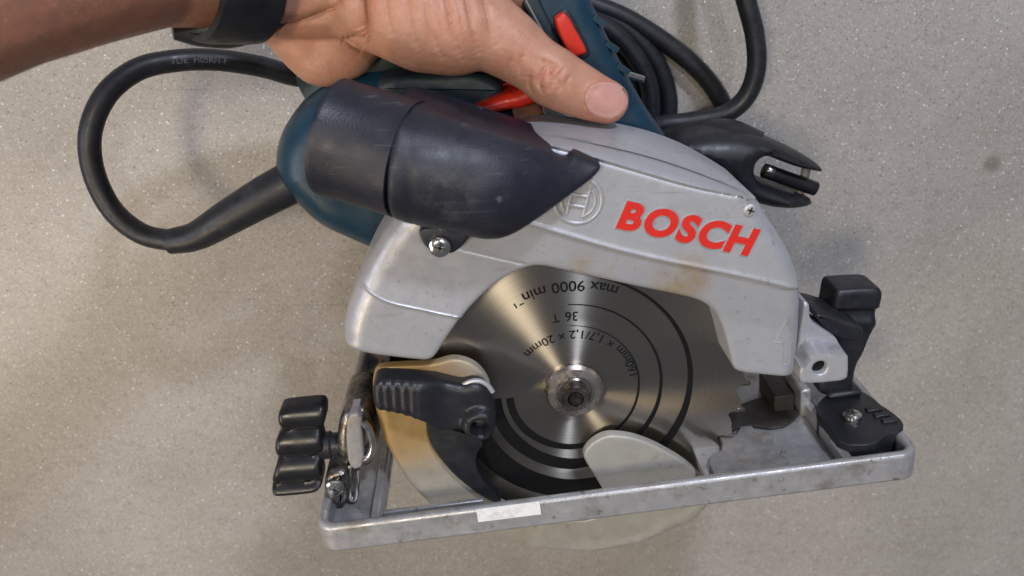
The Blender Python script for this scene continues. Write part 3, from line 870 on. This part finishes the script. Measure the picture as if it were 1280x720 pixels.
obj('shade_plate', shoe_plate([(872, 560), (905, 520), (925, 503), (985, 488), (1004, 503), (996, 522), (972, 536), (930, 530), (900, 545)], .0043, .0058, 1), m_inside_and_shade, shoe)  # added dark plate: the guard's shade on the shoe, made as a part
obj('jagged_plate', shoe_plate(jagged_px, .0043, iv, 0, .0008), m_castd, shoe)

# ---- parallel-guide clamp with wing knob (left end)
kz = .150
kn_px = [(349, 512), (354, 508), (380, 505), (402, 503), (407, 507), (408, 520), (404, 533), (401, 537), (404, 548), (405, 560), (402, 573), (400, 577), (404, 590), (404, 602), (400, 609), (392, 612), (360, 615), (344, 616), (340, 610), (341, 596), (345, 583), (348, 572), (345, 558), (346, 545), (353, 535), (349, 522)]
kn = resample(chaikin(px2(kn_px, kz), 2), .001)
kd = P(440, 555, kz) - P(372, 560, kz); kd /= np.linalg.norm(kd); kp = np.array([-kd[1], kd[0], 0])


def kn_z(p):
    s = (p - P(373, 553, kz)[:2]) @ kp[:2]
    z = kz + .0002 + .0042 * np.abs(np.cos(math.pi * s / .0140)) ** .75
    return z - fillet(dist_poly(p, kn, True), .0022, .0020)


knob = obj('wing_knob', relief(kn, kn_z, kz - .007, .0011, rings=(.0003, .0008, .0015, .0022)), m_gloss, saw, angle=55)
sh0, sh1 = P(400, 557, kz - .004), P(452, 553, kz - .004)
obj('knob_shaft', MB().lathe([(.0064, 0), (.0064, .005), (.0056, .006), (.0056, .011), (.0078, .0112), (.0078, .0125), (.0035, .0127), (.0035, .024)], 32, sh0, sh1 - sh0), m_black, knob, angle=35)
cl_px = [(425, 520), (436, 512), (452, 510), (462, 516), (467, 530), (470, 552), (470, 575), (462, 586), (446, 588), (430, 584), (421, 570), (420, 545)]
clamp = obj('guide_clamp', slab(resample(chaikin(px2(cl_px, .158), 2), .001), .158, .125, .004, 4), m_darkst, saw)
pl_px = [(434, 516), (452, 513), (453, 540), (456, 576), (448, 585), (436, 580), (433, 550)]
obj('clamp_plate', slab(resample(chaikin(px2(pl_px, .1605), 1), .001), .1625, .150, .0012), m_castd, clamp)
lp = [P(a, b, .163) for a, b in [(455, 528), (462, 538), (466, 556), (462, 570), (455, 575)]]
obj('spring_clip', MB().tube(catmull(lp, 6), .0016, 10), m_steel, clamp)
lp = [P(a, b, .160) for a, b in [(437, 584), (436, 600), (438, 622), (444, 622), (446, 604), (446, 586)]]
obj('spring_clip', MB().tube(catmull(lp, 6), .0013, 10), m_steel, clamp)
obj('clamp_foot', slab(resample(chaikin(px2([(406, 592), (430, 588), (436, 600), (436, 632), (416, 634), (404, 622)], .166), 1), .001), .166, .140, .003, 3), m_darkst, clamp)
screw(419, 607, .166, .0042, clamp, m_steel, head=.003)

# ---- depth bracket (right end)
bk_px = [(1017, 512), (1030, 494), (1050, 487), (1076, 488), (1093, 498), (1100, 505), (1113, 513), (1130, 527), (1128, 538), (1108, 543), (1094, 556), (1052, 556), (1035, 533)]
br = obj('depth_bracket', shoe_plate(bk_px, .0043, .0150, 1), m_black, saw, bevel=0)
c = on_shoe(1065, 523, .0150)
screw(0, 0, 0, .0044, br, m_steel, axis=Vv, head=.0032, pos=c)
m = MB()
for i in range(3):
    q = on_shoe(1092 + 10 * i, 512 + 7 * i, .0152); m.box(q, U * .0035, Vv * .0009, Wv * .0016)
obj('grip_ridge', m, m_black, br, bevel=.0004)
ap_px = [(1047, 366), (1056, 364), (1090, 362), (1104, 363), (1108, 370), (1105, 384), (1100, 400), (1100, 416), (1092, 431), (1086, 448), (1079, 466), (1076, 495), (1060, 508), (1032, 505), (1030, 490), (1046, 470), (1050, 440), (1046, 418), (1040, 404), (1044, 386)]
apo = resample(chaikin(px2(ap_px, .142), 2), .001)


def ap_z(p):
    q = proj(np.c_[p, np.full(len(p), .142)])
    z = .1405 - .0022 * sstep(q[:, 1], 388, 391) - .003 * sstep(q[:, 1], 440, 480) + .002 * np.exp(-((q[:, 1] - 408) / 7) ** 2)
    return z - fillet(dist_poly(p, apo, True), .003, .003)


arm = obj('depth_arm', relief(apo, ap_z, .124, .0012, rings=(.0003, .0008, .0015, .0028)), m_black, br, angle=50)
gl_px = [(1016, 391), (1030, 392), (1052, 399), (1072, 405), (1080, 412), (1074, 424), (1058, 426), (1040, 418), (1026, 406)]
obj('clamp_lever', slab(resample(chaikin(px2(gl_px, .152), 2), .001), .1535, .130, .0015, 4), m_rubber, br)
m = MB(); q = (P(1056, 497, .138) - SO); uu = float(q @ U); ww = float(q @ Wv)
sbox(m, uu - .0085, uu + .0075, .0146, float(q @ Vv) + .004, ww - .002, ww + .014); obj('arm_neck', m, m_black, br, bevel=.0015)
# hinge ear of the guard with a hole
er_px = [(1016, 392), (1020, 390), (1024, 394), (1024, 414), (1040, 425), (1058, 436), (1061, 443), (1061, 470), (1057, 476), (1030, 479), (1009, 480), (1000, 478), (1000, 462), (1008, 448), (1010, 430), (1014, 410)]
ero = resample(chaikin(px2(er_px, .166), 1), .001)
hc = P(1025, 460, .166)
hol = np.array([(hc[0] + .0031 * math.cos(a), hc[1] + .0031 * math.sin(a)) for a in np.linspace(0, 2 * math.pi, 25)[:-1]])
crl = px2([(1006, 460), (1014, 446), (1022, 440), (1062, 446)], .166)


def er_z(p):
    b = below(p, crl)
    return .166 - .010 * sstep(-b, -.0002, .0012) - fillet(np.minimum(dist_poly(p, ero, True), dist_poly(p, hol, True)), .0010, .0010)


ear = obj('hinge_ear', relief(ero, er_z, .138, .0013, rings=(.0003, .0008), holes=[hol]), m_alu, guard, angle=45)
obj('hole_shade', MB().lathe([(.0030, 0), (.0030, .014)], 24, (hc[0], hc[1], .1490)), m_ink, guard)  # black plug added to paint the shade inside the hole
m = MB(); q = P(970, 496, .118); m.box(q, U * .0050, Vv * .008, Wv * .012); obj('guard_post', m, m_inside_and_shade, saw, bevel=.001)
m = MB(); q = P(998, 494, .125); m.box(q, U * .0025, Vv * .009, Wv * .010); obj('guard_post', m, m_cast, saw, bevel=.001)

# ---- motor housing, handle, trigger (blue plastic)
hb_px = [(338, 226), (352, 246), (384, 278), (400, 290), (440, 308), (470, 321), (520, 345), (600, 360), (740, 330), (800, 240), (760, 190), (700, 165), (640, 130), (600, 100), (540, 88), (480, 80), (430, 92), (395, 110), (365, 140), (340, 180)]
hbo = resample(chaikin(px2(hb_px, .112), 2), .002)
body = obj('motor_housing', relief(hbo, lambda p: .120 - fillet(dist_poly(p, hbo, True), .016, .022), .060, .004, rings=(.0005, .002, .004, .008, .013)), m_blue, saw, angle=50)
mo = P(640, 350, .06)
obj('motor_can', MB().lathe([(.034, 0.0), (.038, .003), (.040, .03), (.042, .061)], 48, (mo[0] - .006, mo[1] + .01, .0005)), m_teal, body, angle=35)
# grip between the rear of the housing and the front arm
gp = catmull([P(395, 120, .090), P(470, 70, .094), P(560, 35, .096), P(640, -5, .096), P(700, -40, .095)], 10)
obj('grip', MB().tube(gp, [.013, .016, .017, .017, .018], 24, 1.0), m_teal, body, angle=50)
sg_px = [(470, 96), (530, 92), (600, 88), (640, 112), (600, 142), (585, 147), (560, 150), (510, 130), (470, 122)]
obj('grip_panel', slab(resample(chaikin(px2(sg_px, .128), 2), .0015), .128, .100, .004, 4), m_teal, body)
ha_px = [(610, -60), (690, -60), (735, -12), (744, 12), (756, 38), (770, 66), (783, 90), (800, 122), (818, 150), (838, 176), (820, 200), (770, 196), (735, 160), (715, 120), (698, 90), (672, 40), (650, 5)]
hao = resample(chaikin(px2(ha_px, .122), 2), .0015)
front = obj('front_handle', relief(hao, lambda p: .127 - fillet(dist_poly(p, hao, True), .008, .008), .075, .003, rings=(.0004, .0015, .003, .005, .0075)), m_blue, saw, angle=50)
ln = [P(a, b, .1285) for a, b in [(657, 0), (672, 28), (690, 60)]]
obj('seam', MB().tube(ln, .0005, 8), m_castd, front)
m = MB()
for a, b in [(752, 26), (768, 58), (782, 86)]:
    m.box(P(a - 3, b, .124), np.array([.0026, -.0016, 0]), np.array([.0006, .0010, 0]), np.array([0, 0, .0009]))
obj('molding_tick', m, m_blue, front)
bt_px = [(692, 26), (696, 19), (704, 15), (710, 20), (722, 42), (733, 62), (731, 67), (718, 71), (711, 69), (700, 46)]
bto = resample(chaikin(px2(bt_px, .131), 1), .0008)
obj('lock_button', slab(bto, .1330, .120, .0012), m_red, front)
obj('grip_panel', slab(resample(chaikin(px2([(630, -30), (662, -30), (676, 5), (700, 55), (716, 88), (700, 84), (676, 45), (652, 5)], .1285), 1), .0015), .1288, .110, .001), m_teal, front)
sk_px = [(687, 24), (704, 10), (714, 16), (740, 66), (733, 73), (712, 77)]
obj('button_surround', slab(resample(chaikin(px2(sk_px, .1275), 1), .001), .1279, .120, .0006), m_black, front)
tr_px = [(588, 137), (594, 131), (612, 124), (640, 114), (690, 95), (700, 110), (660, 134), (640, 136), (612, 142), (600, 148), (592, 147)]
tro = resample(chaikin(px2(tr_px, .132), 2), .001)
obj('trigger', relief(tro, lambda p: .135 - fillet(dist_poly(p, tro, True), .004, .004), .110, .0015, rings=(.0004, .001, .002, .0035)), m_red, saw)
obj('switch_pin', MB().lathe([(.0016, 0), (.0016, .014), (.0013, .0145)], 16, P(766, 88, .105), P(783, 93, .105) - P(766, 88, .105)), m_steel, front)

# ------------------------------------------------------------------ power cord, sleeve and forked end
CB = Vector((*P(250, 200, 0)[:2], 0))
cord = thing('power_cord', CB, 'black rubber cord looped left of the saw and coiled on the floor behind the handle', 'power cord')


def pz(pts, n=10):
    return catmull([P(a, b, z) for a, b, z in pts], n)


RK = .0051
loop = pz([(238, 296, .098), (212, 300, .096), (175, 291, .092), (140, 262, .088), (117, 215, .086), (113, 165, .084), (133, 118, .080), (172, 87, .074), (220, 76, .068), (270, 75, .060), (325, 83, .052), (375, 96, .044), (430, 96, .036), (520, 70, .026), (610, 30, .016), (690, 8, .010), (733, 8, .0055)], 12)
obj('cord_loop', MB().tube(loop, RK, 18), m_rubber, cord, angle=60)
slv = pz([(372, 224, .104), (330, 246, .104), (285, 272, .102), (245, 295, .099), (212, 302, .097)], 8)
obj('cord_sleeve', MB().tube(slv, [.0098, .0092, .0082, .0068, .0060], 20), m_rubber, cord, angle=60)
coil = [
    [(690, -20, .0055), (733, 2, .006), (785, 24, .006), (838, 58, .006), (880, 95, .006), (905, 134, .0055), (905, 160, .0055), (880, 185, .0055), (820, 210, .0055), (740, 215, .0055)],
    [(690, -12, .0055), (732, 10, .0055), (772, 28, .0055), (806, 58, .0055), (827, 92, .0055), (836, 130, .0055), (828, 170, .0055), (800, 210, .0055)],
    [(690, 4, .013), (730, 20, .0145), (768, 42, .0145), (795, 72, .0145), (811, 105, .0145), (814, 140, .0145), (810, 180, .012), (790, 215, .008)],
    [(690, 20, .0055), (742, 40, .0055), (774, 60, .0055), (796, 90, .0055), (806, 130, .0055), (800, 180, .0055)],
    [(760, 175, .030), (822, 157, .036), (862, 152, .038), (905, 143, .040), (932, 122, .041), (945, 88, .042), (944, 48, .042), (934, 6, .042), (920, -40, .040), (900, -100, .03)],
]
for q in coil: obj('cord_coil', MB().tube(pz(q, 10), RK * (1.0 if q[1][2] < .03 else .98), 16), m_rubber, cord, angle=60)
obj('cord_sleeve', MB().tube(pz([(780, 200, .05), (835, 178, .058), (870, 172, .064), (905, 178, .072), (935, 196, .078)], 8), [.007, .0075, .008, .012, .014], 20), m_rubber, cord, angle=60)
pg_px = [(842, 182), (862, 172), (890, 168), (925, 168), (955, 174), (985, 186), (1010, 198), (1026, 207), (1032, 214), (1030, 218), (1020, 216), (1000, 212), (975, 203), (962, 197), (952, 200), (946, 208), (945, 220), (952, 230), (968, 236), (990, 244), (1012, 250), (1020, 253), (1018, 257), (1006, 262), (985, 264), (958, 260), (930, 250), (890, 225), (855, 200)]
pgo = resample(chaikin(px2(pg_px, .092), 2), .0011)
plug = obj('plug', relief(pgo, lambda p: .098 - fillet(dist_poly(p, pgo, True), .011, .012), .072, .0018, rings=(.0003, .001, .002, .004, .007, .010)), m_rubber, cord, angle=50)
obj('plug_pin', MB().tube([P(955, 213, .084), P(1019, 236, .084)], .0036, 18), m_gloss, plug, angle=40)
obj('pin_tip', MB().lathe([(.0001, -.0012), (.0022, -.0006), (.0030, .0006), (.0030, .004)], 20, P(957, 212, .0865), P(1019, 236, .084) - P(955, 213, .084)), m_darkst, plug, angle=50)
for a, b, c_, d in ((1008, 210, 1004, 228), (1002, 232, 998, 247)):
    obj('pin_web', MB().tube([P(a, b, .080), P(c_, d, .080)], .0024, 10, .8), m_castd, plug, angle=40)

# faint print on the cord loop
def cord_text(txt, i0, i1, size):
    me = text_mesh(txt, size, 0, size * .01, 0, 'LEFT')
    seg = loop[i0:i1]; s = np.r_[0, np.cumsum(np.linalg.norm(np.diff(seg, axis=0), axis=1))]
    for v in me.vertices:
        t = v.co.x; p = np.array([np.interp(t, s, seg[:, k]) for k in range(3)]); p2 = np.array([np.interp(t + .001, s, seg[:, k]) for k in range(3)])
        tg = p2 - p; tg /= np.linalg.norm(tg); to = CAM - p; to -= tg * np.dot(to, tg); to /= np.linalg.norm(to); sd = np.cross(to, tg)
        th = (v.co.y - size * .35) / RK
        v.co = Vector(p + (RK + .00012) * (math.cos(th) * to + math.sin(th) * sd))
    obj('lettering', None, m_pale, cord, mesh=me)


cord_text('VDE  H05RN-F', 94, 150, .0040)

# ------------------------------------------------------------------ arm and hand
PB = Vector((*P(300, -60, .1)[:2], .10))
person = thing('person', PB, 'bare forearm and hand gripping the handle with the thumb laid along it', 'person')


def balls(chain, out):
    """chain of (px, py, z, radius in px): tapered capsule as many spheres"""
    c = [(P(a, b, z), r / ppm(a, b, z)) for a, b, z, r in chain]
    for (p, r), (q, s) in zip(c[:-1], c[1:]):
        n = max(2, int(np.linalg.norm(q - p) / (.13 * min(r, s))) + 1)
        for t in np.linspace(0, 1, n): out.append((p + (q - p) * t, r + (s - r) * t))


bl_ = []
balls([(758, 128, .146, 27), (738, 120, .147, 31), (706, 105, .147, 36), (690, 96, .147, 38), (668, 80, .146, 36), (636, 56, .144, 43), (604, 36, .142, 49)], bl_)      # thumb
balls([(604, 36, .142, 49), (566, 31, .141, 63), (530, 24, .140, 66), (495, 10, .138, 64), (470, 5, .134, 60)], bl_)                                                       # ball of the thumb
balls([(470, 5, .134, 60), (440, -20, .125, 66), (390, -25, .125, 72), (330, -30, .130, 74)], bl_)                                                    # root of the hand
balls([(456, 22, .112, 44), (424, 48, .113, 52), (402, 64, .114, 44), (390, 50, .114, 46), (366, 12, .112, 54), (330, -20, .115, 62)], bl_)                                 # heel of the hand
balls([(620, -30, .115, 60), (520, -40, .11, 66), (430, -40, .11, 66)], bl_)                                                                         # palm behind the frame edge
balls([(330, -30, .130, 74), (270, -44, .142, 76), (190, -48, .162, 80), (100, -40, .185, 94), (0, -16, .205, 100), (-140, 30, .225, 112), (-300, 85, .24, 125)], bl_)  # forearm
# four fingers closed round the grip (behind it)
for a, b, z, r, tipx in ((655, -22, .085, 30, 668), (600, -12, .078, 31, 600), (545, 0, .074, 30, 545), (492, 14, .072, 26, 492)):
    balls([(a - 20, b - 30, z + .01, r), (a, b + 10, z - .035, r * .9), (a + 5, b + 70, z - .038, r * .8), (tipx, b + 115, z - .015, r * .72)], bl_)
balls([(560, -20, .06, 28), (625, 60, .07, 26), (650, 110, .095, 23), (664, 150, .118, 19)], bl_)                                                    # index finger reaching the trigger


def grow(spheres, voxel):
    ico = bmesh.new(); bmesh.ops.create_icosphere(ico, subdivisions=4 if len(spheres) < 60 else 3, radius=1)
    v0 = np.array([v.co[:] for v in ico.verts]); f0 = np.array([[v.index for v in f.verts] for f in ico.faces]); ico.free()
    V = np.vstack([p + r * v0 for p, r in spheres]); Fc = np.vstack([f0 + i * len(v0) for i in range(len(spheres))])
    me = bpy.data.meshes.new('body'); me.from_pydata(V.tolist(), [], Fc.tolist())
    o = bpy.data.objects.new('body', me); COL.objects.link(o)
    r = o.modifiers.new('r', 'REMESH'); r.mode = 'VOXEL'; r.voxel_size = voxel
    s = o.modifiers.new('s', 'SMOOTH'); s.factor = .5; s.iterations = 26
    out = bpy.data.meshes.new_from_object(o.evaluated_get(bpy.context.evaluated_depsgraph_get()))
    bpy.data.objects.remove(o); bpy.data.meshes.remove(me)
    return out


hm = grow(bl_, .00068)


def carve(me):
    n = len(me.vertices); co = np.empty(n * 3); me.vertices.foreach_get('co', co); co = co.reshape(-1, 3)
    nr = np.empty(n * 3); me.vertex_normals.foreach_get('vector', nr); nr = nr.reshape(-1, 3)
    face = ((CAM - co) * nr).sum(1) > 0
    q = proj(co); d = np.zeros(n)
    L = [  # (polyline, width px, depth m)
        ([(447, -20), (449, 15), (452, 42), (458, 60)], 5, .0022), ([(340, 38), (375, 32), (410, 15), (440, -12)], 4, .0012), ([(458, 58), (440, 52), (425, 50)], 4, .0010),
        ([(530, -12), (536, 25), (546, 58), (556, 76)], 3.0, .00035), ([(556, -12), (563, 28), (572, 60), (580, 80)], 3.0, .00045), ([(581, -12), (588, 22), (594, 52), (600, 72)], 2.8, .00045),
        ([(506, -12), (511, 22), (519, 52), (528, 70)], 3.2, .00035), ([(480, -12), (484, 22), (493, 48)], 3.4, .0003), ([(604, -12), (609, 14), (614, 40), (622, 62)], 2.8, .0004), ([(568, -12), (577, 24), (583, 50)], 2.4, .0002), ([(542, -8), (551, 30), (556, 50)], 2.4, .0002),
        ([(684, 80), (677, 94), (674, 106), (682, 120)], 2.4, .0005), ([(693, 80), (689, 90), (691, 104), (684, 116)], 2.2, .0006), ([(705, 86), (697, 97), (700, 108), (696, 116)], 2.2, .0004), ([(713, 95), (708, 103), (712, 112)], 2.0, .0003),
        ([(676, 74), (690, 80), (704, 84)], 2.4, .0004), ([(664, 92), (661, 108), (668, 122)], 2.6, .0004),
        ([(655, 65), (650, 84), (652, 100)], 3.0, .0003), ([(641, 70), (634, 90), (637, 102)], 3.0, .0003)]
    for pl, w, h in L:
        p = catmull(np.array(pl, float), 6); dd = dist_poly(q, p)
        k = np.argmin(((q[:, None, :] - p[None, ::2]) ** 2).sum(2), 1) / (len(p[::2]) - 1)
        fade = np.clip(np.minimum(k * 4 + .35, (1 - k) * 2.2), 0, 1)
        d -= fade * 1.75 * (h * np.exp(-(dd / (w * .6)) ** 2) + .7 * h * np.exp(-(dd / (w * 2.2)) ** 2))
    # knuckle pad and nail fold
    d += .0009 * np.exp(-(((q[:, 0] - 694) / 20) ** 2 + ((q[:, 1] - 98) / 20) ** 2))
    nl = dist_poly(q, NAIL, True); ins = inside(q, NAIL)
    d += np.where(ins, -.0008 * np.clip(nl / 6, 0, 1), .00035 * np.exp(-(nl / 4) ** 2))
    rng = np.random.RandomState(3)
    co = co + nr * (d * face)[:, None]
    me.vertices.foreach_set('co', co.ravel()); me.update()


NAIL = chaikin(np.array([(731, 121), (734, 111), (743, 104), (757, 102), (772, 105), (781, 112), (785, 122), (783, 133), (776, 143), (764, 149), (748, 147), (736, 139), (731, 130)], float), 2)
carve(hm)
bv = BVHTree.FromPolygons([v.co[:] for v in hm.vertices], [tuple(p.vertices) for p in hm.polygons])
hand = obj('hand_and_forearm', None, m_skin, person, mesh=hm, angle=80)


def nail():
    out = resample(NAIL, 2.0)
    g = relief(out, lambda p: np.zeros(len(p)), -1, 2.5, rings=(1.0, 2.2), cap=False)
    k = len(g.v) - len(out); V = []; c = out.mean(0)
    for x, y, z in g.v:
        d = RC.T @ np.array([(x - 640) / F, (360 - y) / F, -1.0]); h = bv.ray_cast(Vector(CAM), Vector(d).normalized())
        p = np.array(h[0] if h[0] is not None else P(x, y, .15)); nrm = np.array(h[1] if h[0] is not None else (0, 0, 1))
        e = dist_poly(np.array([[x, y]]), out, True)[0]
        V.append(p + nrm * ((.0008 + .0004 * min(e / 14, 1) - fillet(np.array([e]), 3, .0004)[0]) if z == 0 else -.0006))
    m = MB(); m.v = [tuple(q) for q in V]; m.f = g.f
    return obj('thumbnail', m, m_nail, person, angle=60)


nail()

# ------------------------------------------------------------------ wristwatch
wa, wb = P(345, -28, .133), P(215, -44, .158)
wc = (wa + wb) / 2; wx = (wb - wa); wx /= np.linalg.norm(wx)
watch = thing('wristwatch', Vector(wc), 'black wristwatch with a broad dark strap round the wrist', 'wristwatch')
rw = 86 / ppm(280, -38, .15)
obj('strap', MB().lathe([(rw * .93, -.012), (rw * 1.0, -.0115), (rw * 1.03, -.007), (rw * 1.05, .007), (rw * 1.03, .0115), (rw * .96, .012), (rw * .93, .012)], 72, wc, wx, closed=False), m_black, watch, angle=50)
cp = catmull([P(a, b, z) for a, b, z in ((216, 40, .150), (250, 38, .146), (295, 30, .142), (338, 8, .138), (352, -15, .136))], 8)
obj('case', MB().tube(cp, [.0028, .0055, .0078, .0088, .0085, .006], 20), m_rubber, watch, angle=50)
